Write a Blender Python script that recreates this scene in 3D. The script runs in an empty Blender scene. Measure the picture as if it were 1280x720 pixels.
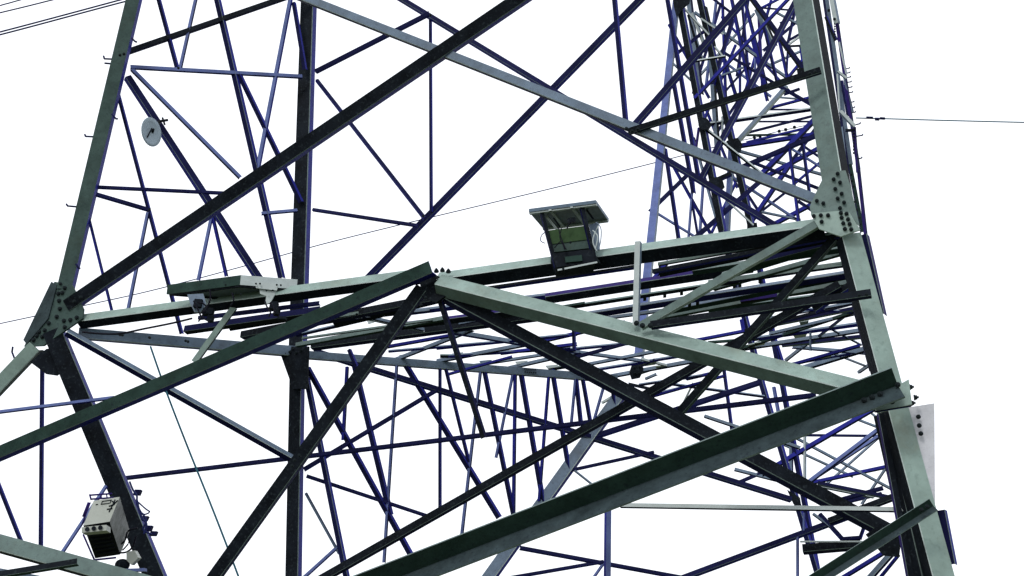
import bpy, bmesh, math, random
from mathutils import Vector, Matrix
random.seed(7)
S = bpy.context.scene
# ------------------------------------------------------------------ camera
F_PX = 1500.0                       # focal length in pixels of a 1280 wide picture
PITCH = math.radians(22.0)
CAM = Vector((0, 0, 1.6))
cd = bpy.data.cameras.new('camera'); cam = bpy.data.objects.new('camera', cd)
S.collection.objects.link(cam); S.camera = cam
cam.location = CAM; cam.rotation_euler = (math.radians(90) + PITCH, 0, 0)
cd.sensor_width = 36.0; cd.lens = 36.0 * F_PX / 1280.0
cd.clip_start = 0.1; cd.clip_end = 6000
# ------------------------------------------------------------------ world, sun, exposure
SUN_EL, SUN_AZ = math.radians(42), math.radians(205)      # azimuth clockwise from +Y: behind the camera
w = bpy.data.worlds.new('World'); S.world = w; w.use_nodes = True
nt = w.node_tree; nt.nodes.clear()
sky = nt.nodes.new('ShaderNodeTexSky'); sky.sky_type = 'NISHITA'; sky.sun_disc = False
sky.sun_elevation = SUN_EL; sky.sun_rotation = SUN_AZ; sky.dust_density = 4.0; sky.air_density = 1.5
mixn = nt.nodes.new('ShaderNodeMix'); mixn.data_type = 'RGBA'
mixn.inputs[0].default_value = 0.88; mixn.inputs[7].default_value = (14.5, 14.9, 15.6, 1)   # even bright overcast
bg = nt.nodes.new('ShaderNodeBackground'); bg.inputs[1].default_value = 0.1
wo = nt.nodes.new('ShaderNodeOutputWorld')
nt.links.new(sky.outputs[0], mixn.inputs[6]); nt.links.new(mixn.outputs[2], bg.inputs[0]); nt.links.new(bg.outputs[0], wo.inputs[0])
sd = bpy.data.lights.new('sun', 'SUN'); sd.energy = 1.3; sd.angle = math.radians(12); sd.color = (1, .97, .9)
so = bpy.data.objects.new('sun', sd); S.collection.objects.link(so)
sv = Vector((math.sin(SUN_AZ)*math.cos(SUN_EL), math.cos(SUN_AZ)*math.cos(SUN_EL), math.sin(SUN_EL)))
so.rotation_euler = sv.to_track_quat('Z', 'Y').to_euler()
vs = S.view_settings; vs.view_transform = 'Standard'; vs.look = 'None'; vs.gamma = 1; vs.use_curve_mapping = False
vs.exposure = 0.0
# ------------------------------------------------------------------ geometry helpers
cp, sp = math.cos(PITCH), math.sin(PITCH)
def ray(x, y):
    u = (x - 640) / F_PX; v = -(y - 360) / F_PX
    return Vector((u, cp - v*sp, sp + v*cp))
def proj(P):
    d = P - CAM
    z = d.y*cp + d.z*sp; u = d.x/z; v = (-d.y*sp + d.z*cp)/z
    return (640 + u*F_PX, 360 - v*F_PX)
ZB = 10.6                                        # height of the belt of the tower
def atz(x, y, z):
    r = ray(x, y); return CAM + r*((z - CAM.z)/r.z)
pA = atz(75, 405, ZB); pB = atz(1050, 285, ZB); pC = atz(372, 440, ZB); pE = atz(1067, 350, ZB); pD = atz(800, 466, ZB)
PL = {'F': (pA, pB), 'L': (pA, pC), 'K': (pC, pE), 'J': (pC, pD)}
def at(x, y, code):
    """code: plane letter or a distance, optionally followed by @offset towards the viewer"""
    code = str(code); off = 0.0
    if '@' in code: code, o = code.split('@'); off = float(o)
    r = ray(x, y)
    if code == 'H': t = (ZB - CAM.z)/r.z
    elif code in PL:
        a, b = PL[code]; nx, ny = (b.y - a.y), -(b.x - a.x)
        t = (nx*(a.x - CAM.x) + ny*(a.y - CAM.y)) / (nx*r.x + ny*r.y)
    else: t = float(code) / r.y
    Y = r.y*t
    return CAM + r*(t*(Y - off)/Y)
# ------------------------------------------------------------------ materials
def mat(name, col, rough=.55, metal=0.0, var=.25, scale=3.0, spots=0.0, spotcol=(.1, .1, .1), bump=.15):
    m = bpy.data.materials.new(name); m.use_nodes = True; n = m.node_tree; b = n.nodes['Principled BSDF']
    tc = n.nodes.new('ShaderNodeTexCoord')
    ns = n.nodes.new('ShaderNodeTexNoise'); ns.inputs['Scale'].default_value = scale; ns.inputs['Detail'].default_value = 8
    ns.inputs['Roughness'].default_value = .65
    n.links.new(tc.outputs['Object'], ns.inputs['Vector'])
    rp = n.nodes.new('ShaderNodeValToRGB'); rp.color_ramp.elements[0].position = .3; rp.color_ramp.elements[1].position = .7
    rp.color_ramp.elements[0].color = tuple(c*(1-var) for c in col) + (1,)
    rp.color_ramp.elements[1].color = tuple(min(1, c*(1+var)) for c in col) + (1,)
    n.links.new(ns.outputs['Fac'], rp.inputs['Fac'])
    out = rp.outputs['Color']
    if spots:
        n2 = n.nodes.new('ShaderNodeTexNoise'); n2.inputs['Scale'].default_value = scale*7; n2.inputs['Detail'].default_value = 5
        n.links.new(tc.outputs['Object'], n2.inputs['Vector'])
        r2 = n.nodes.new('ShaderNodeValToRGB'); r2.color_ramp.elements[0].position = .56; r2.color_ramp.elements[1].position = .72
        n.links.new(n2.outputs['Fac'], r2.inputs['Fac'])
        ma = n.nodes.new('ShaderNodeMath'); ma.operation = 'MULTIPLY'; ma.inputs[1].default_value = spots
        n.links.new(r2.outputs['Color'], ma.inputs[0])
        mx = n.nodes.new('ShaderNodeMix'); mx.data_type = 'RGBA'; n.links.new(ma.outputs[0], mx.inputs[0])
        n.links.new(out, mx.inputs[6]); mx.inputs[7].default_value = spotcol + (1,); out = mx.outputs[2]
    if scale < 4 and bump:
        n4 = n.nodes.new('ShaderNodeTexNoise'); n4.inputs['Scale'].default_value = .9; n4.inputs['Detail'].default_value = 6; n4.inputs['Roughness'].default_value = .75
        n.links.new(tc.outputs['Object'], n4.inputs['Vector'])
        r4 = n.nodes.new('ShaderNodeValToRGB'); r4.color_ramp.elements[0].position = .52; r4.color_ramp.elements[1].position = .68
        n.links.new(n4.outputs['Fac'], r4.inputs['Fac'])
        m4 = n.nodes.new('ShaderNodeMath'); m4.operation = 'MULTIPLY'; m4.inputs[1].default_value = .38; n.links.new(r4.outputs['Color'], m4.inputs[0])
        x4 = n.nodes.new('ShaderNodeMix'); x4.data_type = 'RGBA'; n.links.new(m4.outputs[0], x4.inputs[0]); n.links.new(out, x4.inputs[6])
        x4.inputs[7].default_value = (col[0]*.75, col[1]*.55, col[2]*.42, 1); out = x4.outputs[2]
    n.links.new(out, b.inputs['Base Color'])
    b.inputs['Roughness'].default_value = rough; b.inputs['Metallic'].default_value = metal
    b.inputs['Specular IOR Level'].default_value = .3 if max(col) > .12 and col[2] < 2.5*col[0] else .03
    if bump:
        bp = n.nodes.new('ShaderNodeBump'); bp.inputs['Strength'].default_value = bump; bp.inputs['Distance'].default_value = .01
        n3 = n.nodes.new('ShaderNodeTexNoise'); n3.inputs['Scale'].default_value = 60; n.links.new(tc.outputs['Object'], n3.inputs['Vector'])
        n.links.new(n3.outputs['Fac'], bp.inputs['Height']); n.links.new(bp.outputs['Normal'], b.inputs['Normal'])
    return m
M = {  # pale and dark tones of one steel, light and shade put into colour
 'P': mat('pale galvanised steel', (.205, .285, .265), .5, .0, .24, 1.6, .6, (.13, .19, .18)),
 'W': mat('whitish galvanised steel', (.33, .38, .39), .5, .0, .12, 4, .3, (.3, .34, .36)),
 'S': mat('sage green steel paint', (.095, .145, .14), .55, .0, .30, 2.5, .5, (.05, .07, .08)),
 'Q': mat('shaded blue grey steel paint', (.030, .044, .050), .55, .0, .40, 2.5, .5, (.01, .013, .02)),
 'U': mat('violet grey steel plate', (.46, .47, .52), .5, .0, .15, 4, .3, (.25, .25, .33)),
 'H': mat('shaded sage steel paint', (.042, .068, .064), .55, .0, .30, 2.5, .5, (.02, .03, .035)),  # darker copy of the sage paint, shade put into its colour
 'G': mat('shaded green steel paint', (.021, .042, .037), .6, .0, .35, 2.0, .5, (.01, .012, .02)),  # shade of the turned-away flanges put into the green
 'K': mat('shade black weathered steel', (.007, .0095, .014), .6, .0, .5, 2.5, .6, (.03, .04, .048)),  # black of shaded undersides and backlit bars put into the colour
 'N': mat('navy fringed weathered steel', (.008, .0095, .046), .6, .0, .4, 2.0, .4, (.004, .004, .02)),  # thin backlit bars, blue lens fringe mixed into the dark colour
 'B': mat('indigo fringed steel', (.017, .020, .19), .55, .0, .3, 2.0, .3, (.015, .015, .15)),  # blue lens fringe along bars against bright sky, put into the colour
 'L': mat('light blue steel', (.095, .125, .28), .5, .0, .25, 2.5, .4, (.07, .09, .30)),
 'T': mat('slate blue steel', (.10, .145, .21), .5, .0, .28, 2.5, .5, (.045, .06, .10)),
 'V': mat('violet dark steel', (.022, .013, .10), .55, .0, .3, 2.0, .3, (.01, .01, .06)),
 'D': mat('dull steel edge highlight', (.11, .15, .15), .5, .0, .4, 6),  # painted dull highlight along the corners of dark bars
 'E': mat('bright steel edge highlight', (.42, .5, .5), .45, .0, .2, 5),  # painted bright highlight along corners and plate rims
}
M['boltm'] = mat('dark zinc bolt', (.016, .022, .026), .5, 0, .3, 9, bump=0)
M['dishw'] = mat('pale grey dish enamel', (.27, .34, .40), .4, 0, .1, 6)
M['cable'] = mat('black cable sheath', (.008, .008, .014), .5, 0, .2, 9, bump=0)
M['wire'] = mat('dark blue wire', (.012, .016, .07), .5, 0, .2, 9, bump=0)
M['teal'] = mat('teal wire rope', (.02, .09, .13), .5, 0, .2, 9, bump=0)
M['olive'] = mat('olive green box paint', (.030, .058, .026), .5, 0, .2, 6, .3, (.03, .06, .03))
M['glass'] = mat('solar cell back sheet', (.10, .13, .15), .35, 0, .3, 9, .5, (.03, .04, .06))
M['white'] = mat('grey white enamel', (.31, .335, .31), .45, 0, .08, 6, .25, (.35, .37, .35))
M['mottle'] = mat('mottled dark grey housing', (.12, .13, .135), .5, 0, .6, 5, .6, (.30, .32, .32))
M['concrete'] = mat('concrete', (.3, .29, .27), .85, 0, .2, 4)
# ------------------------------------------------------------------ object helpers
def link(o, parent=None):
    S.collection.objects.link(o)
    if parent is not None: o.parent = parent; o.matrix_parent_inverse = parent.matrix_world.inverted()
    return o
def empty(name, loc, label, cat, group=None):
    o = bpy.data.objects.new(name, None); o.empty_display_size = .3; o.location = loc; link(o)
    o['label'] = label; o['category'] = cat
    if group: o['group'] = group
    bpy.context.view_layer.update()
    return o
def mesh_obj(name, bm, mats, parent=None):
    bmesh.ops.recalc_face_normals(bm, faces=bm.faces)
    me = bpy.data.meshes.new(name); bm.to_mesh(me); bm.free()
    for m in mats: me.materials.append(m)
    return link(bpy.data.objects.new(name, me), parent)
def angle_bar(P0, P1, wpx, ca, cb, frac, side, highlight_lip=True, convex=True):
    """steel angle from P0 to P1; flange a faces the viewer's side of the tower, flange b stands on one edge of it"""
    d = (P1 - P0); Ln = d.length; d = d/Ln; mid = (P0 + P1)/2
    n = Vector((0, -1, 0)); n = (n - n.dot(d)*d)
    if n.length < .2: n = Vector((0, -.3, -1)); n = n - n.dot(d)*d
    n.normalize(); s = n.cross(d).normalized()
    a = Vector(proj(P0)); b = Vector(proj(P1)); t2 = (b - a)
    pn = Vector((-t2.y, t2.x)).normalized()                    # lateral in the image (y down)
    want = {'d': Vector((0, 1)), 'u': Vector((0, -1)), 'r': Vector((1, 0)), 'l': Vector((-1, 0))}[side]
    if pn.dot(want) < 0: pn = -pn
    m2 = Vector(proj(mid))
    def lat(v): return (Vector(proj(mid + v*.05)) - m2).dot(pn)/.05
    ls = lat(s)
    if ls < 0: s = -s; ls = -ls
    ln = lat(n); cv = -1 if convex else 1
    goal = frac/(1-frac); best = None                          # roll the angle until both flanges show in this proportion
    for k in range(-70, 81, 2):
        th = math.radians(k)
        A_ = -s*math.cos(th) + n*cv*math.sin(th); B_ = s*math.sin(th) + n*cv*math.cos(th)
        la, lb = -lat(A_), lat(B_)
        if la <= 0 or lb <= 0: continue
        e = abs(math.log((lb+1e-6)/(la+1e-6)/goal))
        if best is None or e < best[0]: best = (e, A_, B_, la, lb)
    if best is None:                                           # bar seen almost end on
        q = 1 if ln < 0 else -1
        best = (0, -s + n*q*.2, n*(-q) + s*.4, max(lat(s), .1), .3*max(lat(s), .1))
    _, A_, B_, la, lb = best
    A_ = A_.normalized(); B_ = B_.normalized()
    leg = wpx/(la + lb)
    t = max(.010, min(.03, leg*.09))
    shift = (la*leg - wpx/2)/ls
    cshift = s*shift
    ch = min(.9*ppm(mid), leg*.06) if (highlight_lip and wpx >= 8.5 and ca in 'KGPSTN') else 0  # narrow corner strip that carries the painted highlight
    tt = t*(1 if True else 1)
    if convex: pts = [(1, 0), (ch/leg, 0), (0, ch/leg), (0, 1), (t/leg, 1), (t/leg, t/leg), (1, t/leg)]
    else:      pts = [(1, 0), (0, 0), (0, 1), (-t/leg, 1), (-t/leg, -t/leg), (1, -t/leg)]
    if ch == 0 and convex: pts = [(1, 0), (0, 0), (0, 1), (t/leg, 1), (t/leg, t/leg), (1, t/leg)]
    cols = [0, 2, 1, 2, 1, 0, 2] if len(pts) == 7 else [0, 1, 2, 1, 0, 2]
    bm = bmesh.new(); r0 = []; r1 = []
    for (u, v) in pts:
        off = A_*(u*leg) + B_*(v*leg) + cshift
        r0.append(bm.verts.new(P0 + off)); r1.append(bm.verts.new(P1 + off))
    K_ = len(pts)
    for i in range(K_):
        j = (i+1) % K_
        f = bm.faces.new((r0[i], r0[j], r1[j], r1[i])); f.material_index = cols[i]
    for r in (r0, r1): bm.faces.new(r).material_index = 1
    return bm, [M[ca], M[cb], (M['E'] if ca in 'PSTW' else M['D']) if (highlight_lip and wpx >= 8.5 and ca in 'KGPSTWN') else M[ca]]
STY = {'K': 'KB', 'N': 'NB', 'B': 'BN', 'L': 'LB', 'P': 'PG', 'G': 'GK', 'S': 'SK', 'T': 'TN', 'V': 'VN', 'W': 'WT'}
def parse(line):
    p = line.split()
    global CONV; CONV = not line.rstrip().endswith('C')
    if not CONV: p = p[:-1]
    x0, y0, x1, y1, w = map(float, p[:5])
    pl = p[5].split('>'); pl = pl*2 if len(pl) == 1 else pl
    st = p[6] if len(p) > 6 else 'N'
    cols, fr, sd = st, .35, None
    if ':' in st:
        q = st.split(':'); cols = q[0]
        if len(q) > 1 and q[1]: fr = float(q[1])
        if len(q) > 2 and q[2]: sd = q[2]
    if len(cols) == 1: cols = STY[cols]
    if sd is None: sd = 'r' if abs(y1-y0) > abs(x1-x0)*1.6 else 'd'
    return x0, y0, x1, y1, w, pl, cols, fr, sd
def ext(x0, y0, x1, y1, by=90):
    L_ = math.hypot(x1-x0, y1-y0); ux, uy = (x1-x0)/L_, (y1-y0)/L_
    if x0 < 2 or y0 < 2 or y0 > 717: x0 -= ux*by; y0 -= uy*by
    if x1 < 2 or y1 < 2 or y1 > 717: x1 += ux*by; y1 += uy*by
    return x0, y0, x1, y1
def members(parent, name, text, ground=False):
    res = []
    for line in text.strip().splitlines():
        line = line.split('#')[0].strip()
        if not line: continue
        x0, y0, x1, y1, w, pl, cols, fr, sd = parse(line)
        X0, Y0, X1, Y1 = (x0, y0, x1, y1) if ground else ext(x0, y0, x1, y1)
        if name in ('diaphragm_strut', 'lattice_brace', 'crossarm_strut') and not ground:
            L_ = math.hypot(X1-X0, Y1-Y0); kx, ky = (X1-X0)/L_*11, (Y1-Y0)/L_*11        # run on behind the thick right leg
            ex_ = (15 if L_ > 34 else 5) if name == 'diaphragm_strut' else (5 if L_ > 22 else 0)
            if name != 'diaphragm_strut' or (pl[0][0] == 'H' and X0 < 1040):
                X0 -= kx*ex_/11; Y0 -= ky*ex_/11; X1 += kx*ex_/11; Y1 += ky*ex_/11
            if name == 'diaphragm_strut' and pl[0][0] == 'H' and L_ > 34:
                go = 0
                if X1 > 860 and Y1 < 374 and X1 < 1066: go = 1068 - X1
                elif X1 > 985 and X1 < 1078: go = 1082 - X1
                elif 570 < X1 < 860: go = 16
                if kx > 3: Y1 += ky/kx*go; X1 += go
            lim = 1008 + max(0, Y1-60)*.16 if Y1 < 300 else 1058 + (Y1-300)*.16
            if X1 > lim and abs(kx) > 3: X1 += kx; Y1 += ky
            if X0 > lim and abs(kx) > 3: X0 -= kx; Y0 -= ky
        if name == 'diaphragm_strut' and X1 > 900:             # stops inside the right leg
            cap = 1060 + max(-20, Y1 - 296)*.28
            if X1 > cap: Y1 -= (Y1-Y0)/(X1-X0)*(X1-cap); X1 = cap
        P0 = at(X0, Y0, pl[0]); P1 = at(X1, Y1, pl[1])
        if ground:                                             # run the leg down to its footing
            d = P1 - P0
            if d.z < 0:
                k = (0.25 - P0.z)/d.z
                if k > 1: P1 = P0 + d*k
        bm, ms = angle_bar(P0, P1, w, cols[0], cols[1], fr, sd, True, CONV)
        # anchor the width in pixels at the part of the bar that is seen, whatever its run beyond the frame
        o = mesh_obj(name, bm, ms, parent); res.append((o, P0, P1))
    return res
def plate(parent, name, pts, code, col, th=.03, back=None):
    P = [at(x, y, code) for x, y in pts]
    nn = (P[1]-P[0]).cross(P[2]-P[0]).normalized()
    if nn.dot(CAM - P[0]) < 0: nn = -nn
    bm = bmesh.new(); a = [bm.verts.new(p) for p in P]; b = [bm.verts.new(p - nn*th) for p in P]
    bm.faces.new(a); bm.faces.new(b[::-1])
    for i in range(len(P)):
        j = (i+1) % len(P); f = bm.faces.new((a[i], a[j], b[j], b[i])); f.material_index = 1
    return mesh_obj(name, bm, [M[col], M['E'] if col in 'PSGWT' else M[col]], parent)
_bolt = {}
def bolt_mesh(r, h):
    k = (round(r, 3), round(h, 3))
    if k in _bolt: return _bolt[k]
    bm = bmesh.new()
    for (rr, z0, z1, n_) in ((r*1.25, -.01, h*.25, 14), (r, h*.25, h*.75, 6), (r*.5, h*.75, h*1.2, 10)):
        bot = [bm.verts.new((rr*math.cos(2*math.pi*i/n_), rr*math.sin(2*math.pi*i/n_), z0)) for i in range(n_)]
        top = [bm.verts.new((v.co.x, v.co.y, z1)) for v in bot]
        bm.faces.new(top); bm.faces.new(bot[::-1])
        for i in range(n_): bm.faces.new((bot[i], bot[(i+1) % n_], top[(i+1) % n_], top[i]))
    bmesh.ops.recalc_face_normals(bm, faces=bm.faces)
    me = bpy.data.meshes.new('bolt'); bm.to_mesh(me); bm.free(); me.materials.append(M['boltm']); _bolt[k] = me
    return me
def bolts(parent, pts, code, rpx=3.0, axis=Vector((.05, -1, -.15))):
    for i, (x, y) in enumerate(pts):
        P = at(x, y, code); r = .78*rpx*(P-CAM).length/F_PX
        o = bpy.data.objects.new('bolt', bolt_mesh(r, r*1.5)); o.location = P
        o.rotation_euler = axis.normalized().to_track_quat('Z', 'Y').to_euler(); link(o, parent)
def tube(bm, pts, r, n=7, mi=0):
    rings = []
    for i, p in enumerate(pts):
        d = (pts[min(i+1, len(pts)-1)] - pts[max(i-1, 0)]).normalized()
        a = d.cross(Vector((0, 0, 1)) if abs(d.z) < .9 else Vector((1, 0, 0))).normalized(); b = d.cross(a)
        rings.append([bm.verts.new(p + (a*math.cos(2*math.pi*k/n) + b*math.sin(2*math.pi*k/n))*r) for k in range(n)])
    for i in range(len(rings)-1):
        for k in range(n):
            f = bm.faces.new((rings[i][k], rings[i][(k+1) % n], rings[i+1][(k+1) % n], rings[i+1][k])); f.smooth = True; f.material_index = mi
    bm.faces.new(rings[0][::-1]).material_index = mi; bm.faces.new(rings[-1]).material_index = mi
def ppm(P): return (P-CAM).length/F_PX                           # metres per pixel at P
def cable(name, pts, code, wpx, m, parent=None):
    bm = bmesh.new(); P = [at(x, y, code) for x, y in pts]
    Q = []
    for i in range(len(P)-1):                                    # catmull-rom through the points
        p0, p1, p2, p3 = P[max(i-1, 0)], P[i], P[i+1], P[min(i+2, len(P)-1)]
        for k in range(6):
            t = k/6
            Q.append(.5*((2*p1) + (p2-p0)*t + (2*p0-5*p1+4*p2-p3)*t*t + (3*p1-p0-3*p2+p3)*t**3))
    Q.append(P[-1]); tube(bm, Q, wpx*ppm(P[0])/2)
    return mesh_obj(name, bm, [M[m]], parent)
def box3(bm, O, e1, e2, e3, mis=(0,)*6):
    v = [bm.verts.new(O + e1*a + e2*b + e3*c) for a in (0, 1) for b in (0, 1) for c in (0, 1)]
    for k, f in enumerate(((0, 1, 3, 2), (4, 6, 7, 5), (0, 4, 5, 1), (2, 3, 7, 6), (0, 2, 6, 4), (1, 5, 7, 3))):
        bm.faces.new([v[i] for i in f]).material_index = mis[k]   # e1=0, e1=1, e2=0, e2=1, e3=0, e3=1
def footing(parent, P):
    bm = bmesh.new(); b = [bm.verts.new((P.x+x, P.y+y, -.1)) for x, y in ((-.7, -.7), (.7, -.7), (.7, .7), (-.7, .7))]
    t = [bm.verts.new((P.x+x, P.y+y, .45)) for x, y in ((-.4, -.4), (.4, -.4), (.4, .4), (-.4, .4))]
    bm.faces.new(t)
    for i in range(4): bm.faces.new((b[i], b[(i+1) % 4], t[(i+1) % 4], t[i]))
    mesh_obj('footing', bm, [M['concrete']], parent)
def tag(o, label, cat, group=None):
    o['label'] = label; o['category'] = cat
    if group: o['group'] = group
    return o
# ------------------------------------------------------------------ ground
gm = bpy.data.materials.new('grass'); gm.use_nodes = True; n = gm.node_tree; b = n.nodes['Principled BSDF']
ns = n.nodes.new('ShaderNodeTexNoise'); ns.inputs['Scale'].default_value = .6; ns.inputs['Detail'].default_value = 10
tc = n.nodes.new('ShaderNodeTexCoord'); n.links.new(tc.outputs['Object'], ns.inputs['Vector'])
rp = n.nodes.new('ShaderNodeValToRGB'); rp.color_ramp.elements[0].color = (.03, .05, .015, 1); rp.color_ramp.elements[1].color = (.10, .11, .05, 1)
rp.color_ramp.elements[0].position = .35; rp.color_ramp.elements[1].position = .65
n.links.new(ns.outputs['Fac'], rp.inputs['Fac']); n.links.new(rp.outputs['Color'], b.inputs['Base Color']); b.inputs['Roughness'].default_value = .95
bm = bmesh.new(); N_ = 60
vv = [[bm.verts.new(((i/N_-.5)*3000, (j/N_-.5)*3000, 0)) for j in range(N_+1)] for i in range(N_+1)]
for i in range(N_):
    for j in range(N_): bm.faces.new((vv[i][j], vv[i+1][j], vv[i+1][j+1], vv[i][j+1]))
g = mesh_obj('ground', bm, [gm]); g['kind'] = 'structure'
# ================================================================== NEAR TOWER
near = empty('lattice_tower', ((pA.x+pB.x)/2, 23, 0), 'huge steel lattice pylon in the foreground, its thick pale green angle bars filling the frame', 'pylon')
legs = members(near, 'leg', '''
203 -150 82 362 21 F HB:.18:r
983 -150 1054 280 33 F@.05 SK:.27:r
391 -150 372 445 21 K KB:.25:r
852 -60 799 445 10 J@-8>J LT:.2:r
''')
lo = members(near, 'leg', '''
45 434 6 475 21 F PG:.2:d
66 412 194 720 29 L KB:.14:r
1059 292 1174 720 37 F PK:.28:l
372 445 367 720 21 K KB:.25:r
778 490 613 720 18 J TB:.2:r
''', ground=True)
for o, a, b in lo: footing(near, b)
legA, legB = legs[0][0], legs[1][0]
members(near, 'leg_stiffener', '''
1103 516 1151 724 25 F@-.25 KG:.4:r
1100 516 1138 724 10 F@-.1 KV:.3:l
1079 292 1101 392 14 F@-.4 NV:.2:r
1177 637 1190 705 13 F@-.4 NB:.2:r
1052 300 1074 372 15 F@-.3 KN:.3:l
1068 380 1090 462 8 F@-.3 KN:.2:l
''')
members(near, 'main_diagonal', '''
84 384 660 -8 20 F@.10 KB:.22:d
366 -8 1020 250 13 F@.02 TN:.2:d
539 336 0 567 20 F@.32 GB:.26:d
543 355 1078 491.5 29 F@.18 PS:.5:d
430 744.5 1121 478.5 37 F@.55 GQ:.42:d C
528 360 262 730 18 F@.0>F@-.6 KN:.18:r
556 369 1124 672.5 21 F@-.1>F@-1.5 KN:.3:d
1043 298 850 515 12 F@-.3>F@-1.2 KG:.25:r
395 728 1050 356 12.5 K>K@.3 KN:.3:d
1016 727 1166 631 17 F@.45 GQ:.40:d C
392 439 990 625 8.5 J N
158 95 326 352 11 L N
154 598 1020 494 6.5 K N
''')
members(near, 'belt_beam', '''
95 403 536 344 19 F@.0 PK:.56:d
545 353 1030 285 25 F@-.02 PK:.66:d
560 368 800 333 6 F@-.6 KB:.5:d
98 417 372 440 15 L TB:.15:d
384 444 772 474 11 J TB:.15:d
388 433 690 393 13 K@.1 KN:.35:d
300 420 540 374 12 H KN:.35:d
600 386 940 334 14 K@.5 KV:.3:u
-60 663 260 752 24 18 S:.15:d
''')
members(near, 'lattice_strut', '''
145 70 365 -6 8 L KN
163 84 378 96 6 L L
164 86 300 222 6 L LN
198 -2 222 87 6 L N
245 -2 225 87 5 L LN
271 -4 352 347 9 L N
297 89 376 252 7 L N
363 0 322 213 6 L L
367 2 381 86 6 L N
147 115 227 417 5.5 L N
121 234 290 242 5 L N
327 267 372 263 5 L L
390 262 521 282 5 K N
120 243 188 263 6 F@-.1>L N
111 272 140 389 4 L B
185 265 160 388 5 L LN
264 273 248 350 5 L L
266 271 283 345 5 L B
394 90 537 17 7 K N
495 -5 968 282 8.5 K@-.3 N
538 17 539 264 4.5 K@-.4 N
395 99 530 272 5.5 K N
805 -5 458 350 10 K@-.5 N
768 -4 783 161 7 F@-.1 NB
785 165 1026 88 9.5 F@.12>F@.3 KN:.25:d
788 163 936 -6 10 F@-.05 N
0 515 143 497 5 L@.3 L
53 440 51 692 6 L@-.3 N
-4 600 30 686 6 L@-.3 N
75 695 133 607 5 L@.35 LB
83 415 371 577 11 L@.2>K@.1 TN:.55:d
243 453 293 384 9 F@-.2 P:.2:r
548 368 605 547 8 F@-.1>F@-.6 KN
798 301 795 406 9 F@.25 WT:.25:r
801 408 1024 279 12 F@.3>F@.15 SP:.25:d
813 407 1089 367 12 F@.3>F@.3 KN:.3:d
383 470 434 725 8.5 K@-.2 N
384 459 515 696 8 J N
383 595 534 645 5 J N
382 616 424 692 4 J T
380 722 424 682 5 J L
380 587 547 487 6 J N
440 443 488 643 8 J N
501 446 624 647 8 J N
555 452 586 577 5 J N
434 458 429 550 5 J B
496 456 480 703 4.5 J LN
550 460 550 638 4.5 J N
601 461 577 671 4.5 J LN
604 456 642 644 6.5 J N
641 468 620 572 4 J L
644 468 642 642 5 J B
650 459 679 628 7 J N
686 470 674 626 4.5 J BN
690 461 712 592 6.5 J N
720 466 714 530 4 J L
719 463 726 529 6 J N
727 466 738 528 5.5 J N
755 482 742 527 4 J L
765 484 769 508 5 J N
746 545 950 478 8 J N
713 588 818 565 4.5 J N
718 588 742 607 3 J T
775 632 1139 637.5 7 F@-.3 WN:.3:d
760 622 759 728 9 F@-.2 L:.3:l
650 685 840 720 6 J N
657 719 755 702 5 J N
742 722 756 702 4 J L
840 728 1062 645 9 K N
997 670 997 730 4 K L
''')
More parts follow.
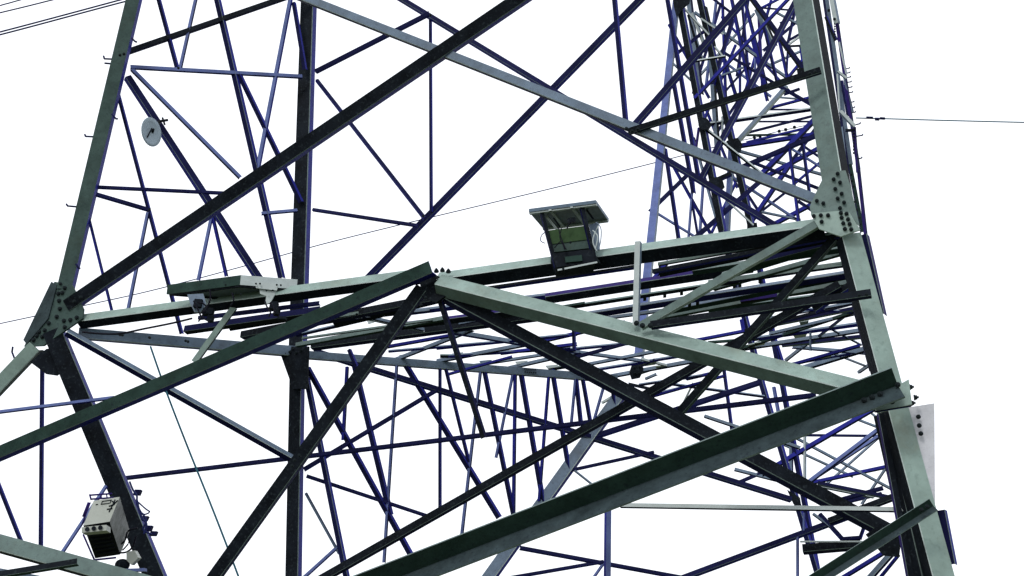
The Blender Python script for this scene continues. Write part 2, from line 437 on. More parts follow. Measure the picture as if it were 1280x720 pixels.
members(near, 'diaphragm_strut', '''
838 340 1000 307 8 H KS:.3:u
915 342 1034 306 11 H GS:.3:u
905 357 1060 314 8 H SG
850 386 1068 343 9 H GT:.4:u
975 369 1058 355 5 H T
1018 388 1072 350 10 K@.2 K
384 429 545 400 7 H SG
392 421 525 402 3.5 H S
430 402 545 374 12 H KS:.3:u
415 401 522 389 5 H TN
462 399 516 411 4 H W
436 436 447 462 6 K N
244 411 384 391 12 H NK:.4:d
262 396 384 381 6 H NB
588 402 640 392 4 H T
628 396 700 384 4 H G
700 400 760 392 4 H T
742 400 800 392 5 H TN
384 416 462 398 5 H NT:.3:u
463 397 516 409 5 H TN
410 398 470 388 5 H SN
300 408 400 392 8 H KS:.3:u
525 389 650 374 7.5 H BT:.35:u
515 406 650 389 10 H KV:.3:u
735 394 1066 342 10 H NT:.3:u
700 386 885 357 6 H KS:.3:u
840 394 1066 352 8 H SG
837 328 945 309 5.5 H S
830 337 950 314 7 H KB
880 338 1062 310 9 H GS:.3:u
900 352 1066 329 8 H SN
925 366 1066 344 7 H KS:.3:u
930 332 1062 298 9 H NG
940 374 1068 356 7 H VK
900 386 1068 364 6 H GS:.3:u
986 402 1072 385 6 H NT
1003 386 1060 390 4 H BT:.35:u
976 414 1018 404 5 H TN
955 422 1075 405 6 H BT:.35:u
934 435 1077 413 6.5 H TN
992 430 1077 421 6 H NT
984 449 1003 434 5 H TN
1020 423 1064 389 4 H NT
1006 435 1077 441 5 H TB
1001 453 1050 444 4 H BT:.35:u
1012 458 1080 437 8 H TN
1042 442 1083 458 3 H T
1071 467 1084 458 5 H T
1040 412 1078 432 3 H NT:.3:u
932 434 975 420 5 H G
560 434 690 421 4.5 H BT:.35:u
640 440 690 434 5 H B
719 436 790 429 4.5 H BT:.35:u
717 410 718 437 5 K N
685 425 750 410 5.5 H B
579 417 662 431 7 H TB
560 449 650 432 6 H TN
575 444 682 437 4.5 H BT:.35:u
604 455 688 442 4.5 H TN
650 457 694 447 5.5 H TN
690 461 722 456 5 H KS:.3:u
555 445 576 445 5 H KS:.3:u
504 446 560 424 6 H T
500 438 582 431 4 H BT:.35:u
493 432 549 422 5 H B
721 440 772 447 5 H TB
748 453 826 438 5 H TN
758 460 832 448 4.5 H BT:.35:u
772 469 842 456 6 H TN
813 479 866 471 4 H NT:.3:u
862 473 888 467 4.5 H B
822 492 864 482 4.5 H NT:.3:u
852 508 864 484 2.5 H W
853 482 942 494 4 H NT:.3:u
878 424 930 414 5 H B
900 427 940 424 4 H G
1013 415 1013 438 3 K@.5 T
960 398 1068 378 4 H TN
945 410 1000 396 5 H K
''')
# joint plates and bolts
gA = plate(near, 'gusset_plate', [(68, 352), (90, 356), (104, 386), (103, 398), (54, 432), (30, 433)], 'F@.06', 'H', .05)
plate(near, 'gusset_plate', [(64, 352), (71, 356), (60, 398), (33, 430), (29, 425)], 'F@.10', 'Q', .05)
plate(near, 'gusset_plate', [(38, 452), (58, 436), (78, 434), (92, 441), (90, 455), (72, 469), (58, 467)], 'L@-.1', 'K', .05)
bolts(gA, [(76,355),(81,360),(78,366),(73,367),(74,376),(75,386),(71,396),(80,401),(88,400),(96,397),(61,404),(81,409),(56,413),(49,415),(46,420),(53,421),(42,425)], 'F@.07', 2.6)
gB1 = plate(near, 'gusset_plate', [(1033, 214), (1057, 213), (1063, 232), (1075, 284), (1063, 268), (1014, 268), (1012, 258), (1024, 232)], 'F@.10', 'S', .04)
gB2 = plate(near, 'gusset_plate', [(1013, 267), (1048, 263.5), (1062, 266), (1075.5, 287), (1051, 295.5), (1024, 286)], 'F@.17', 'P', .04)
bolts(gB1, [(1047,217),(1042,224),(1050,228),(1044,236),(1052,242),(1047,248),(1055,253),(1050,260),(1021,251),(1029,254)], 'F@.13', 2.4)
bolts(gB2, [(1017,270),(1026,269),(1035,269),(1051,266),(1058,267),(1052,272),(1060,274),(1054,279),(1062,280),(1056,286),(1064,286.5),(1027,277)], 'F@.19', 2.5)
gC = plate(near, 'gusset_plate', [(347, 433), (386, 433), (384, 486), (366, 486)], 'K@.15', 'K', .04)
bolts(gC, [(351,435),(355,438),(359,434),(352,441),(357,442),(362,440),(366,436),(370,441),(376,438)], 'K@.18', 1.6)
gD = plate(near, 'gusset_plate', [(790, 456), (802, 454), (805, 462), (800, 472), (790, 474), (787, 465)], 'J@.2', 'K', .04)
bolts(gD, [(793,459),(800,458),(794,466),(799,466)], 'J@.24', 1.5)
for q in [(802,449,834,457,4,'H W'),(800,458,818,450,4,'H K'),(790,470,815,462,3.5,'H W'),(786,480,812,486,4,'H K'),(806,474,820,468,4,'H T'),(752,504,782,486,4,'H W'),(776,505,790,490,4,'H T')]:
    members(near, 'joint_cleat', '%g %g %g %g %g %s' % q)
gM = plate(near, 'gusset_plate', [(524, 350), (541, 341), (556, 350), (560, 368), (545, 378), (528, 372)], 'F@-.04', 'K', .05)
bolts(gM, [(545.5, 339.5), (553, 338.5), (560.5, 340)], 'F@.05', 3.2, Vector((0, -.6, .5)))
gE = plate(near, 'gusset_plate', [(1118, 484), (1136, 474), (1140, 505), (1096, 516), (1094, 511), (1118, 500)], 'F@.4', 'P', .05)
bolts(gE, [(1080,500),(1090,496.5),(1100,492.5),(1122,481),(1126,495),(1115,502)], 'F@.62', 3.4)
members(near, 'joint_cleat', '1093 515 1139 507.5 2.2 F@.5 K')
gS = plate(near, 'side_plate', [(1130, 510), (1168, 504), (1169, 642), (1150, 600)], 'F@-.1', 'U', .03)
bolts(gS, [(1148,521),(1149,532),(1151,542)], 'F@-.02', 2.8)
bolts(gE, [(1137,484),(1143,497),(1139,504)], 'F@.1', 3.6, Vector((1, -.4, 0)))
gN = plate(near, 'gusset_plate', [(1082, 668), (1100, 655), (1128, 664), (1124, 696), (1104, 694)], 'F@-.7', 'K', .05)
bolts(near, [(795.5, 404), (803, 407), (813, 407)], 'F@.42', 3.4)
bolts(near, [(446,393),(440,396),(150,418.5),(153,419),(187,422),(232,426),(235,427)], 'F@-.05', 1.7)
for k in range(6):
    bolts(near, [(656+2.6*k, 461+.2*k), (656.5+2.6*k, 465+.2*k)], 'J@.05', .9)
members(near, 'lattice_strut', '''
975 384 1068 376 4 K TN
940 470 1075 432 5 K@.4 B
560 468 640 446 4 K B
700 452 780 430 5 K N
800 500 905 470 4 K BN
880 520 1000 560 5 K TN
''')
members(near, 'joint_cleat', '''
1036 652 1126 618 10 K@.4 KN:.3:d
1022 604 1112 622 6 K@.2 NT
1050 625 1104 610 6 K N
1003 687 1076 681 14 K KN:.3:d
1000 677 1078 677 2.5 K@.1 W:.2
1024 642 1054 675 6 K N
1050 674 1077 672 5.5 K N
1080 659 1075 673 5 K N
1005 641 1005 663 3.5 K L
1016 642 1040 660 4 K T
1054 722 1108 689 6.5 K B
1086 724 1118 688 9 K TN
1097 726 1124 693 5 K@-.2 B
-20 722 96 703 10 17.6 KG:.3:d
-60 712 130 748 26 18.3 TK:.2:d
''')
for (x, y) in [(831, 370), (852, 367), (872, 379), (918, 358), (925, 357), (806, 374), (835, 398), (862, 381), (950, 352)]:
    plate(near, 'joint_cleat', [(x-2, y-2.5), (x+2, y-3), (x+2, y+2), (x-2, y+2.5)], 'H', 'K', .03)
for (x, y, a, b_) in [(464, 402, 5, 3), (505, 445, 6, 3), (572, 443, 7, 3), (607, 452, 8, 2.5), (652, 453, 8, 2.5), (690, 458, 8, 2.5), (940, 433, 5, 4), (1005, 404, 6, 3), (950, 430, 7, 3), (1032, 446, 8, 3), (812, 455, 9, 3), (826, 459, 7, 2.5), (1000, 420, 9, 3)]:
    plate(near, 'joint_cleat', [(x-a, y-b_*.4), (x+a, y-b_), (x+a*.8, y+b_*.3), (x-a*.7, y+b_)], 'J' if x < 760 else 'H', 'T' if x % 2 else 'W', .02)
for pts, cc, rr in [([(150, 69), (155, 67.5)], 'F@.2', 1.8), ([(783, 161), (790, 164), (797, 161.5)], 'F@.3', 2.4), ([(1012, 92), (1019, 90)], 'F@.45', 2.0),
                    ([(1074, 369), (1083, 368)], 'F@.45', 2.2), ([(1152, 637), (1159, 633)], 'F@.62', 2.6), ([(93, 377), (101, 372)], 'F@.2', 2.4), ([(368, 575), (374, 569), (365, 582)], 'F@.05', 2.2),
                    ([(532, 372), (526, 381), (546, 347)], 'F@.12', 2.0), ([(223, 85), (538, 19), (529, 270), (187, 262)], 'F@-1', 1.6)]:
    bolts(near, pts, cc, rr)
# step bolts up the left leg
def step_bolt(parent, p, q, r, code, wpx=2.2):
    bm = bmesh.new(); A, B, C = at(*p, code), at(*q, code), at(*r, code)
    tube(bm, [A, B], wpx*ppm(A)/2); tube(bm, [B, C], wpx*ppm(A)/2)
    mesh_obj('step_bolt', bm, [M['N']], parent)
for p, q, r in [((143,74),(130.5,73.5),(129.5,70)), ((118,171),(107,170.5),(106,168)), ((96,258.5),(84.5,257.5),(83,255)),
                ((165,48),(169,52),(171,52.5)), ((140,143),(145,148.5),(147,148.5)), ((95,330),(98,335),(100,335.5)),
                ((20,453),(15,440),(16,433.5)), ((131,79),(137,79.5),(141,80)), ((75,118),(75.5,118.2),(76,118.4))][:8]:
    step_bolt(legA, p, q, r, 'F@.05')
# ================================================================== FAR TOWER
far = empty('lattice_tower', (9, 36, 0), 'second lattice pylon behind the thick right leg, a dense tangle of thin dark blue bars', 'pylon')
tl = members(far, 'leg', '''
848 -6 903 288 10 32 KB:.3:r
874 -6 940 286 9.5 34 KB:.3:r
903 288 952 478 8.5 32 N
940 286 978 480 8 34 N
833 -8 873 222 6 32 NB
1031 -8 1062 205 8 29 TN:.4:l
1041 -8 1073 210 5 29@.2 VN:.3:r
1073 210 1082 292 5 29@.2 VN:.3:r
1062 205 1078 290 6 29 GN:.3:l
''')
tb = members(far, 'leg', '''
952 478 1008 668 9 32 N
978 480 1000 597 8 34 N
''', ground=True)
for o, a, b in tb: footing(far, b)
members(far, 'lattice_brace', '''
843 108 866 236 6 34 N
861 -6 875 112 8 36 TN
903 -4 907 118 4 38 B
914 -4 938 113 5 36 B
928 8 937 108 4 40 N
933 8 957 104 5 36 B
948 12 953 108 4 40 VB
907 78 920 120 5 38 B
895 4 883 104 4 38 L
872 119 990 -6 5 32 B
915 28 893 100 6 34 N
888 -4 914 16 3.5 38 N
852 7 887 45 3 33 WK
893 58 903 70 3 33 WK
872 18 982 96 4.5 38 TN
907 67 968 104 4 36 N
850 64 879 40 4.5 34 N
850 63 836 76 5 34 N
872 76 902 71 3.5 32 WK:.6
842 80 875 111 3 36 T
998 -4 878 221 8.5 32 N
941 0 1007 91 7.5 34 NK
950 11 975 -2 3.5 38 B
953 10 993 13 2.5 38 N
940 48 958 121 4.5 38 B
955 33 971 101 4.5 36 N
975 54 984 96 4.5 36 B
985 57 983 95 3 38 N
1005 73 985 97 4.5 36 B
983 58 1004 57 3 36 K
984 57 1002 44 3 36 W
973 17 999 31 3.5 38 T
975 29 992 22 3 38 N
999 43 985 51 3.5 38 N
993 16 984 58 4 38 N
888 56 898 202 7.5 36 TK:.4
944 75 943 110 3 40 L
925 82 925 118 3.5 40 B
906 115 935 82 3 38 N
881 12 890 52 8 34 NK
867 20 880 55 5 34 W
862 22 876 70 5 35 KT
1002 60 1006 88 6 36 B
948 14 965 52 9 36 TK
''')
members(far, 'crossarm_strut', '''
838 34 884 118 4 38 B
900 8 868 112 4 40 N
918 60 880 150 4 40 B
935 2 922 90 4 42 N
963 4 930 120 4 42 B
870 100 940 20 3.5 42 T
882 60 960 118 3.5 42 L
905 24 985 112 3.5 42 B
958 60 1004 20 4 40 N
965 80 1010 60 3.5 40 T
900 160 932 112 4 40 N
868 176 900 290 4 40 T
918 232 890 290 4 40 B
930 236 965 290 4 40 N
884 140 920 230 4 42 B
880 26 900 40 3 34 W
898 96 930 84 3 38 T
922 177 981 111 7 36 TW:.4:d
888 155 1019 136 5.5 36 WN:.7:d
966 134 1012 122 4 38 B
965 137 998 137 2.5 40 N
978 110 1018 133 5 36 N
977 122 1014 125 2.5 40 T
980 118 1000 111 4 38 N
938 165 1020 144 3.5 40 N
946 152 1020 152 2.5 42 N
938 169 1006 168 3 42 G
928 182 1012 169 6.5 38 B
938 177 1008 160 3.5 40 B
928 209 1026 167 7 34 N
1016 152 952 218 8 36 B
1023 156 972 226 5 38 N
1028 183 961 219 6.5 38 B
987 186 998 274 4.5 34 B
1004 184 1012 243 4.5 34 N
988 185 1034 214 3.5 36 L
1005 183 1031 201 3.5 36 N
1031 198 994 229 3.5 36 B
928 190 1034 220 4.5 40 T
946 205 1024 236 4.5 36 N
906 180 951 216 4 32 WK:.6
879 159 904 178 4.5 32 WK:.6
873 164 870 186 3.5 36 V
914 188 909 290 8 36 LT
903 150 903 175 3 36 W
832 190 848 297 5.5 34 N
843 210 888 292 4.5 36 B
861 217 816 261 5.5 34 N
822 267 864 293 3.5 36 L
865 222 867 241 5.5 34 N
865 240 861 293 3.5 36 L
865 252 872 293 3.5 36 N
879 228 875 289 4 38 L
874 293 951 226 6.5 33 N
910 219 888 229 7 33 K
896 239 938 278 2.5 32.5 W
918 223 998 276 4 38 LT
986 208 944 270 6.5 36 B
980 242 952 264 3.5 38 N
972 278 1014 256 6.5 38 B
952 265 996 274 3.5 38 T
997 251 1015 263 4.5 38 N
825 332 829 352 4.5 34 N
833 330 814 352 5.5 34 B
838 333 844 349 4.5 34 B
853 331 857 346 6 34 B
860 331 861 346 4 36 L
878 328 879 338 4 36 N
905 322 893 338 12 34 T
928 398 931 414 8 32 B
966 420 975 448 8 34 N
968 488 972 510 5 36 L
989 548 989 588 5.5 36 T
1006 542 1006 600 4 34 W
957 590 1091 512 7 34 B
1006 544 1100 545 3.5 36 N
996 548 1110 609 4 36 T
980 556 1062 594 3.5 38 T
1071 524 1097 534 3.5 38 T
1087 515 1099 524 3 38 T
1012 602 1098 537 6.5 34 LN
1030 590 1100 544 5 35 LN
1030 608 1096 549 3.5 38 T
1017 603 1106 584 5.5 36 B
1028 608 1088 620 5.5 34 WT
923 588 970 600 5 36 T
926 602 954 590 5 36 N
905 462 916 546 4.8 33 N
1104 590 1080 626 4 36 T
1040 632 1098 618 5 36 N
''')
members(far, 'edge_bar', '''
1040 -4 1046 28 8 29@.4 WT
1047 89 1058 98 4 29@.4 W
1050 139 1068 158 6 29@.4 W
1049 52 1058 92 2.5 29@.3 W
1054 92 1066 140 3 29@.2 T
1047 92 1050 140 3 29@.2 W
1052 100 1060 145 4 29@.1 N
1068 158 1072 215 4 29@.3 V
1053 158 1058 205 3.5 29@.3 T
1057 163 1066 163 4 29@.3 K
1032 20 1045 50 5 29@.1 K
''')
plate(far, 'joint_plate', [(874, 146), (884, 148), (890, 156), (886, 162), (878, 162), (873, 156)], '31.9', 'K')
plate(far, 'joint_plate', [(908, 176), (922, 172), (928, 180), (926, 190), (914, 190), (908, 184)], '33.5', 'K')
plate(far, 'joint_plate', [(840, -20), (866, -20), (862, 4), (852, 12), (846, 22), (842, 6)], '31.9', 'K')
plate(far, 'joint_plate', [(886, 223), (902, 220), (906, 234), (900, 240), (892, 238)], '31.9', 'K')
plate(far, 'joint_plate', [(934, 280), (946, 278), (948, 290), (934, 292)], '33.8', 'K')
plate(far, 'joint_plate', [(996, 86), (1008, 84), (1010, 96), (998, 98)], '33.8', 'K')
plate(far, 'joint_plate', [(984, 612), (992, 630), (1002, 634), (1000, 622)], '31.9', 'K')
for k, y in enumerate([85, 90.5, 96, 102, 108.5, 115, 127, 134, 140]):
    x = 1056 + (y-85)*.135
    step_bolt(tl[6][0], (x, y+1), (x+5.5, y+.3), (x+6, y-1), '28.9', 1.4)
for (x, y, l) in [(1069, 155, 6), (1070, 169.5, 8), (1070, 198, 7)]:
    step_bolt(tl[6][0], (x, y+1), (x+l, y-.4), (x+l+.5, y-2), '28.9', 1.6)
bolts(far, [(1066.5, 162+4.2*k) for k in range(8)], '28.7', 1.4, Vector((1, -.3, 0)))
bolts(far, [(1043, 30+3.2*k) for k in range(6)], '28.7', 1.3, Vector((1, -.3, 0)))
bolts(far, [(1036, 13), (1043, 24), (1064, 218), (1065, 226), (1067, 233), (1069, 252), (1071, 262), (1074, 272), (1075, 280)], '28.6', 1.8)
# ================================================================== LINES AND CABLES
def wire(name, pts, code, w_, m, label, cat, group=None):
    return tag(cable(name, pts, code, w_, m), label, cat, group)
G1 = 'conductors crossing the top left corner'
wire('power_line', [(-80, 31), (0, 7), (25, 0), (180, -45), (420, -112)], 60, 1.5, 'wire', 'uppermost short line crossing the very corner of the white sky at top left', 'power line', G1)
wire('power_line', [(-80, 35), (0, 16), (65, 0), (220, -40), (450, -95)], 60, 1.6, 'wire', 'single line just above the close pair of lines in the top left sky', 'power line', G1)
wire('power_line', [(-80, 59), (0, 40), (150, 0), (260, -30), (480, -85)], 60, 1.9, 'wire', 'upper line of the close pair running to the left leg of the pylon', 'power line', G1)
wire('power_line', [(-80, 62), (0, 43.5), (158, 1.5), (290, -32), (490, -80)], 61, 1.9, 'wire', 'lower line of the close pair running to the left leg of the pylon', 'power line', G1)
wire('overhead_wire', [(-90, 424), (0, 404.5), (100, 383), (190, 363), (300, 334), (400, 306), (500, 281), (600, 257), (700, 233), (820, 203), (900, 182)], 50, 1.2, 'wire', 'long thin wire rising gently across the white sky behind the dish and panels', 'wire')
wire('overhead_wire', [(905, 179), (930, 175), (970, 165), (1010, 156), (1045, 147)], 70, 1.0, 'wire', 'short distant wire with dampers seen between the bars beside the right leg', 'wire')
DL = ['leftmost of the five tiny dark dampers on the distant wire', 'second from left of the five tiny dampers on the distant wire', 'middle one of the five tiny dampers on the distant wire', 'second from right of the five tiny dampers on the distant wire', 'rightmost of the five tiny dark dampers on the distant wire']
for q, (x, y) in enumerate([(943, 172), (950, 170.5), (974, 164), (982, 162), (993, 159)]):
    bm = bmesh.new(); tube(bm, [at(x-1.3, y+.3, 69.8), at(x+1.3, y-.3, 69.8)], .11)
    tag(mesh_obj('vibration_damper', bm, [M['K']]), DL[q], 'damper', 'dampers on the distant wire')
wire('power_line', [(1070, 147.5), (1110, 148.5), (1180, 150.5), (1280, 153), (1380, 155)], 29, 1.5, 'teal', 'teal line leaving the far pylon and running level to the right edge', 'power line')
ins = empty('insulator_string', at(1086, 148, '28.95'), 'short dark insulator fitting on the teal line right of the far pylon', 'insulator')
for a_, b_, r_ in [((1083, 147), (1091, 147.3), 1.6), ((1094, 148.8), (1099, 149), 1.9), ((1100, 147.8), (1106, 148.2), 1.6)]:
    bm = bmesh.new(); A, B = at(*a_, '28.95'), at(*b_, '28.95'); tube(bm, [A, B], r_*ppm(A), 10); mesh_obj('insulator_disc', bm, [M['N']], ins)
wire('stay_cable', [(188, 433), (208, 490), (235, 560), (262, 627), (285, 686), (306, 742)], '24.2', 2.3, 'teal', 'teal cable hanging down from the left belt beam beside the grey strut', 'cable')
wire('power_cable', [(103, 415), (125, 417), (150, 417), (180, 411), (215, 404), (240, 398)], 'F@.25', 2.4, 'cable', 'slack black cable running under the left belt beam to the flat solar panel', 'cable')
# ================================================================== DISH ON THE LEFT DIAGONAL
dP = at(189, 165, 'L@.45'); dish = empty('dish_antenna', dP, 'pale oval dish clamped to the dark diagonal beside the left leg', 'dish')
u = ppm(dP); ax = Vector((.90, -.38, -.1)).normalized(); up = (Vector((-.28, 0, 1)) - ax*ax.dot(Vector((-.28, 0, 1)))).normalized(); sd_ = ax.cross(up)
bm = bmesh.new(); R = 17.5*u; rings = []
for k in range(5):
    rr = R*k/4; dz = -.16*R*(1-(k/4)**2)
    rings.append([bm.verts.new(dP + up*rr*math.cos(2*math.pi*i/28) + sd_*rr*math.sin(2*math.pi*i/28) - ax*(-dz)) for i in range(28)] if k else [bm.verts.new(dP + ax*dz)])
for i in range(28): bm.faces.new((rings[0][0], rings[1][i], rings[1][(i+1) % 28]))
for k in range(1, 4):
    for i in range(28): bm.faces.new((rings[k][i], rings[k+1][i], rings[k+1][(i+1) % 28], rings[k][(i+1) % 28]))
for f in bm.faces: f.smooth = True
do = mesh_obj('reflector', bm, [M['dishw']], dish); sm = do.modifiers.new('s', 'SOLIDIFY'); sm.thickness = .015
bm = bmesh.new(); tube(bm, [at(190, 165, 'L@.4'), at(192, 158, 'L@.3'), at(199, 153, 'L@.1')], 2.2*u); tube(bm, [at(197, 152, 'L@.1'), at(210, 150, 'L@.1')], 1.6*u)
tube(bm, [at(203, 147, 'L@.12'), at(206, 156, 'L@.12')], 1.2*u); mesh_obj('mount_bracket', bm, [M['K']], dish)
bm = bmesh.new(); tube(bm, [at(184, 172, 'L@.5'), at(190, 160, 'L@.5')], .8*u); mesh_obj('feed_arm', bm, [M['K']], dish)
# ================================================================== FLAT SOLAR PANEL ON THE BELT BEAM
zp = at(300, 356, '22.6').z
n0, l0, r0 = atz(300, 356, zp), atz(208, 368, zp), atz(371, 361.5, zp)
sp1 = empty('solar_panel', n0, 'flat solar panel seen from below, lying on brackets over the left belt beam', 'solar panel')
e1, e2 = l0 - n0, r0 - n0; hh = 12*ppm(n0)/cp
bm = bmesh.new()
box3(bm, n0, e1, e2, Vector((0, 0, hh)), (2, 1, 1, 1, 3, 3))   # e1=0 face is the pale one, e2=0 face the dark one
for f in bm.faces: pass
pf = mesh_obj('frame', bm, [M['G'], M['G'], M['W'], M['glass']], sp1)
bm = bmesh.new()
for (a_, wv) in ((.03, .05), (.92, .05)):
    box3(bm, n0 + e1*a_ + e2*.02 - Vector((0, 0, .035)), e1*wv, e2*.96, Vector((0, 0, .034)))
for a_ in (.05, .88):
    box3(bm, n0 + e1*.10 + e2*a_ - Vector((0, 0, .03)), e1*.80, e2*.07, Vector((0, 0, .029)))
mesh_obj('mounting_rail', bm, [M['K']], sp1)
plate(sp1, 'bracket', [(324, 358), (347, 358), (343, 369), (338, 378), (331, 381), (333, 370), (325, 367)], '22.5', 'W', .03)
plate(sp1, 'bracket', [(234, 368), (254, 367), (258, 381), (250, 390), (243, 390), (238, 380)], '22.6', 'T', .03)
plate(sp1, 'bracket', [(319, 352), (348, 355), (346, 363), (320, 360)], '22.45', 'W', .02)
for c_ in [[(262, 362), (263, 372), (259, 384), (252, 396), (248, 402)], [(242, 376), (247, 386), (252, 396), (262, 402)], [(331, 376), (334, 384), (338, 390), (336, 396)], [(338, 378), (343, 388), (342, 394)], [(290, 366), (292, 376), (288, 382)], [(247, 378), (255, 380), (258, 386), (250, 392)]]:
    cable('cable', c_, '22.35', 2.0, 'cable', sp1)
for (x, y, a, b_) in [(241, 383, 9, 10), (252, 392, 12, 8), (336, 385, 9, 9), (258, 400, 6, 7), (341, 392, 6, 8), (346, 398, 10, 3)]:
    bm = bmesh.new(); P = at(x, y, '22.5'); k = ppm(P); box3(bm, P, Vector((a*k, .02, 0)), Vector((0, .15, 0)), Vector((.02, 0, b_*k)))
    mesh_obj('clamp', bm, [M['K']], sp1)
bolts(sp1, [(320, 354.5), (325, 354.5), (346, 356), (351, 356.5), (333, 363), (341, 363)], '22.4', 1.2)
bolts(sp1, [(282, 356), (301, 368)], '22.4', 1.2)
# ================================================================== SOLAR POWERED MONITOR BOX ON THE RIGHT BELT BEAM
mb = empty('monitoring_unit', at(720, 332, 'F@.3'), 'solar powered monitoring unit with green box standing on the right belt beam', 'monitoring unit')
c = 'F@.55'
fA, fB = at(661, 265, c), at(745, 254, c); bA = at(680, 287, 'F@-.5'); bB = fB + (bA - fA)
upv = Vector((0, -.25, 1)).normalized()*4*ppm(fA)
bm = bmesh.new(); box3(bm, fA, fB-fA, bA-fA, upv, (1, 1, 1, 1, 0, 0)); mesh_obj('solar_panel', bm, [M['glass'], M['T']], mb)
bm = bmesh.new(); dn = Vector((0, 0, -.03))
for t_ in (.30, .62): box3(bm, fA + (fB-fA)*t_ + dn, (fB-fA)*.04, (bA-fA)*.95, dn*-.97)
box3(bm, fA + (bA-fA)*.9 + dn, (fB-fA), (bA-fA)*.08, dn*-.97); box3(bm, fA + (bA-fA)*.02 + dn, (fB-fA), (bA-fA)*.07, dn*-.97)
mesh_obj('panel_rail', bm, [M['W']], mb)
for (p, q, w_) in [((677, 266), (695, 334), 5.5), ((727, 259), (744, 328), 6.5)]:
    A, B = at(*p, 'F@.5'), at(*q, 'F@.4'); bm, ms = angle_bar(A, B, w_, 'K', 'N', .3, 'l'); mesh_obj('post', bm, ms, mb)
def pbox(name, pts, code, depth, m, parent, th=None):
    P = [at(x, y, code) for x, y in pts]; bm = bmesh.new(); back = Vector((0, depth, .02))
    a = [bm.verts.new(p) for p in P]; b_ = [bm.verts.new(p + back) for p in P]
    bm.faces.new(a); bm.faces.new(b_[::-1])
    for i in range(len(P)): bm.faces.new((a[i], a[(i+1) % len(P)], b_[(i+1) % len(P)], b_[i]))
    return mesh_obj(name, bm, [M[m]], parent)
pbox('battery_box', [(685, 288), (732, 282), (736, 299), (690, 305)], 'F@.38', .35, 'olive', mb)
pbox('lower_cover', [(690, 305.3), (736, 299.3), (737, 310), (693, 315)], 'F@.36', .33, 'H', mb)
pbox('base_tray', [(689, 317), (742, 311), (744, 328), (696, 334)], 'F@.42', .5, 'K', mb)
pbox('controller', [(706, 321), (727, 318.5), (728, 326), (707, 328)], 'F@.46', .06, 'G', mb)
pbox('junction_box', [(709, 273), (719, 271.5), (719.5, 277), (710, 278.5)], 'F@.40', .1, 'K', mb)
A, B = at(697, 338, 'F@.5'), at(749, 327.5, 'F@.5'); bm, ms = angle_bar(A, B, 3, 'W', 'K', .3, 'd'); mesh_obj('base_rail', bm, ms, mb)
for c_, w_, m_ in [([(682, 290), (677, 294), (676, 301), (681, 304)], 1.2, 'wire'), ([(698, 284), (700, 293), (704, 304), (707, 311)], 1.3, 'cable'), ([(702, 285), (700, 298), (708, 312)], 1.2, 'cable'), ([(713, 279), (710, 282), (709, 286)], 1.8, 'cable'), ([(745, 278), (751, 285), (751, 300), (748, 313)], 1.3, 'T'), ([(741, 288), (747, 296), (744, 312)], 1.6, 'W'), ([(749, 280), (741, 300), (746, 314)], 1.6, 'W'), ([(693, 310), (701, 302), (706, 312)], 1.3, 'cable')]:
    cable('cable', c_, 'F@.52', w_, m_, mb)
pbox('side_bracket', [(736, 281), (748, 278), (750, 312), (744, 314)], 'F@.1', .04, 'T', mb)
for p, q, w_, st in [((683, 270), (697, 287), 4, 'W'), ((692, 272), (700, 284), 2, 'K'), ((733, 262), (742, 274), 2.5, 'K'), ((690, 320), (697, 338), 4, 'K'), ((741, 318), (749, 330), 4, 'K')]:
    bm, ms = angle_bar(at(*p, 'F@.3'), at(*q, 'F@.2'), w_, st, 'K', .2, 'r'); mesh_obj('stay', bm, ms, mb)
bolts(mb, [(713, 303), (704, 336), (746, 322), (748, 327)], 'F@.55', 1.6)
# ================================================================== EQUIPMENT CABINET ON THE DARK LEG
cb = empty('equipment_cabinet', at(130, 690, '23.4'), 'pale metal equipment cabinet strapped to the dark leg at lower left', 'cabinet')
P0 = at(104, 657, '22.6'); e1 = at(137, 652, '22.6') - P0; e2 = at(117, 626, '22.65') - P0; e3 = at(119, 698, '24.1') - P0
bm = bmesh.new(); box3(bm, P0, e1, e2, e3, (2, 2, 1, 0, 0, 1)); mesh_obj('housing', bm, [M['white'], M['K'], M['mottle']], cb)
bm = bmesh.new(); box3(bm, at(102, 666, '22.5'), at(133, 663, '22.5')-at(102, 666, '22.5'), at(102, 659, '22.5')-at(102, 666, '22.5'), Vector((0, .25, 0)))
vent = mesh_obj('vent_lip', bm, [M['white']], cb)
for (x, y) in [(109, 661.5), (117.3, 660.6), (125.5, 659.7)]:
    bm = bmesh.new(); P = at(x, y, '22.48'); tube(bm, [P, P + Vector((0, -.012, 0))], 2.6*ppm(P), 16); mesh_obj('cable_entry', bm, [M['K']], vent)
bm = bmesh.new()
for k in range(7):
    box3(bm, P0 + e3*(.15+.115*k) + e1*.12 - Vector((0, 0, .03)), e1*.76, e3*.03, Vector((0, 0, .028)))
mesh_obj('underside_grille', bm, [M['K']], cb)
nrm = e1.cross(e2).normalized(); nrm = nrm if nrm.y < 0 else -nrm
bm = bmesh.new(); O = P0 + e1*.36 + e2*.78 + nrm*.004
for (a_, b_, wu, hv) in [(0, 0, .36, .03), (0, .12, .36, .03), (0, 0, .025, .15), (.34, 0, .025, .15), (-.2, .02, .08, .03)]:
    box3(bm, O + e1*a_ + e2*b_, e1*wu, e2*hv, nrm*.008)
mesh_obj('name_plate', bm, [M['K']], cb)
bm = bmesh.new(); O = P0 + e1*.84 + e2*.66 + nrm*.006
def mk(p, q): tube(bm, [O + e1*p[0] + e2*p[1], O + e1*q[0] + e2*q[1]], .012, 5)
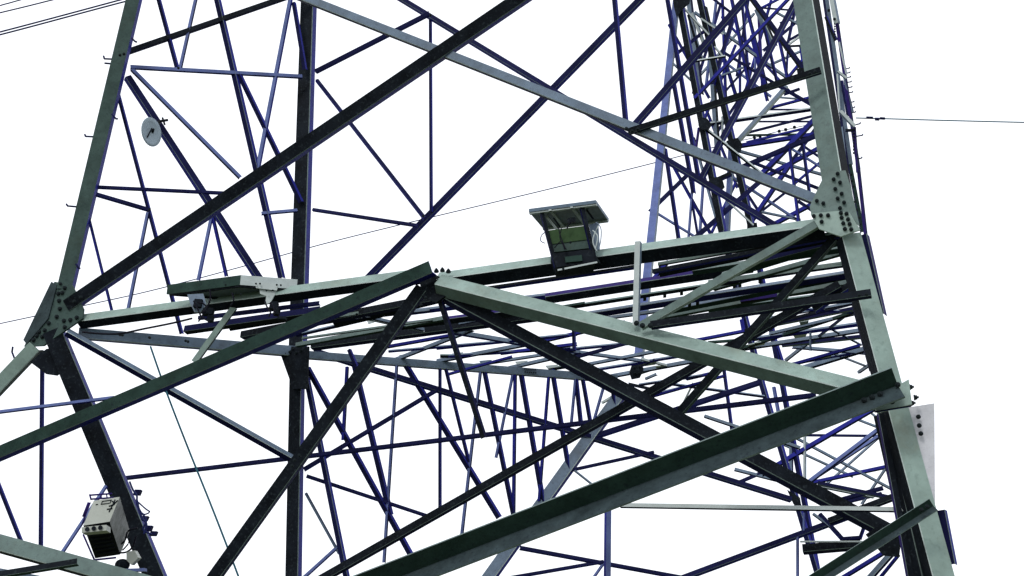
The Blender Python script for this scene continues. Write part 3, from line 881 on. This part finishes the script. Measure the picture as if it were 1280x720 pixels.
for p, q in [((-.12, .0), (.08, .05)), ((0, -.1), (.02, .25)), ((-.08, .2), (.1, .1)), ((-.15, -.12), (.06, -.12)), ((.02, .0), (.14, .2)), ((-.02, -.25), (-.01, -.12))]: mk(p, q)
mesh_obj('emblem', bm, [M['K']], cb)
for p, q, w_ in [((112, 619), (140, 617), 2.2), ((113, 624), (142, 622), 2.2), ((112, 618), (114, 625), 2), ((126, 618), (127, 623), 1.6), ((133, 617), (134, 623), 1.6), ((104, 668), (118, 700), 2.2), ((117, 700), (145, 697), 2.4), ((102, 657), (113, 628), 1.6), ((104, 646), (111, 628), 3)]:
    bm = bmesh.new(); A, B = at(*p, '22.9'), at(*q, '22.9'); tube(bm, [A, B], w_*ppm(A)/2, 6); mesh_obj('frame_bar', bm, [M['V']], cb)
for c_, w_ in [([(146, 683), (156, 676), (160, 664), (172, 660)], 2.2), ([(147, 691), (158, 690), (166, 683), (170, 670)], 2.2), ([(153, 688), (160, 680), (163, 672)], 1.8), ([(162, 602), (166, 612), (171, 620), (171, 630), (176, 640)], 2.4),
               ([(173, 628), (182, 636), (187, 640), (181, 643), (177, 641)], 1.8), ([(171, 625), (176, 645), (183, 655), (180, 668)], 2.8), ([(176, 640), (183, 650), (179, 662), (190, 668)], 2.2)]:
    cable('cable', c_, '23.9', w_, 'wire' if c_[0][0] > 155 else 'cable', cb)
for (x, y, a, b_) in [(166, 618, 7, 6), (181, 663, 6, 6), (186, 669, 7, 5), (176, 650, 6, 5)]:
    bm = bmesh.new(); P = at(x, y, '24.2'); k = ppm(P); box3(bm, P, Vector((a*k, .02, 0)), Vector((0, .12, 0)), Vector((.03, 0, b_*k)))
    mesh_obj('strap_clamp', bm, [M['N']], cb)
# small dome camera under the cabinet
dc = empty('dome_camera', at(154, 706, '23.6'), 'small dark dome camera with white housing under the cabinet', 'camera')
P = at(153, 706, '23.6'); k = ppm(P)
bm = bmesh.new(); bmesh.ops.create_uvsphere(bm, u_segments=24, v_segments=14, radius=8.5*k, matrix=Matrix.Translation(P) @ Matrix.Scale(.8, 4, (0, 0, 1)))
for f in bm.faces: f.smooth = True
mesh_obj('dome', bm, [M['K']], dc)
pbox('housing', [(158, 690), (168, 688), (173, 697), (164, 706), (158, 700)], '23.5', .2, 'white', dc)
pbox('mount', [(150, 711), (180, 710), (180, 714), (150, 715)], '23.5', .2, 'L', dc)
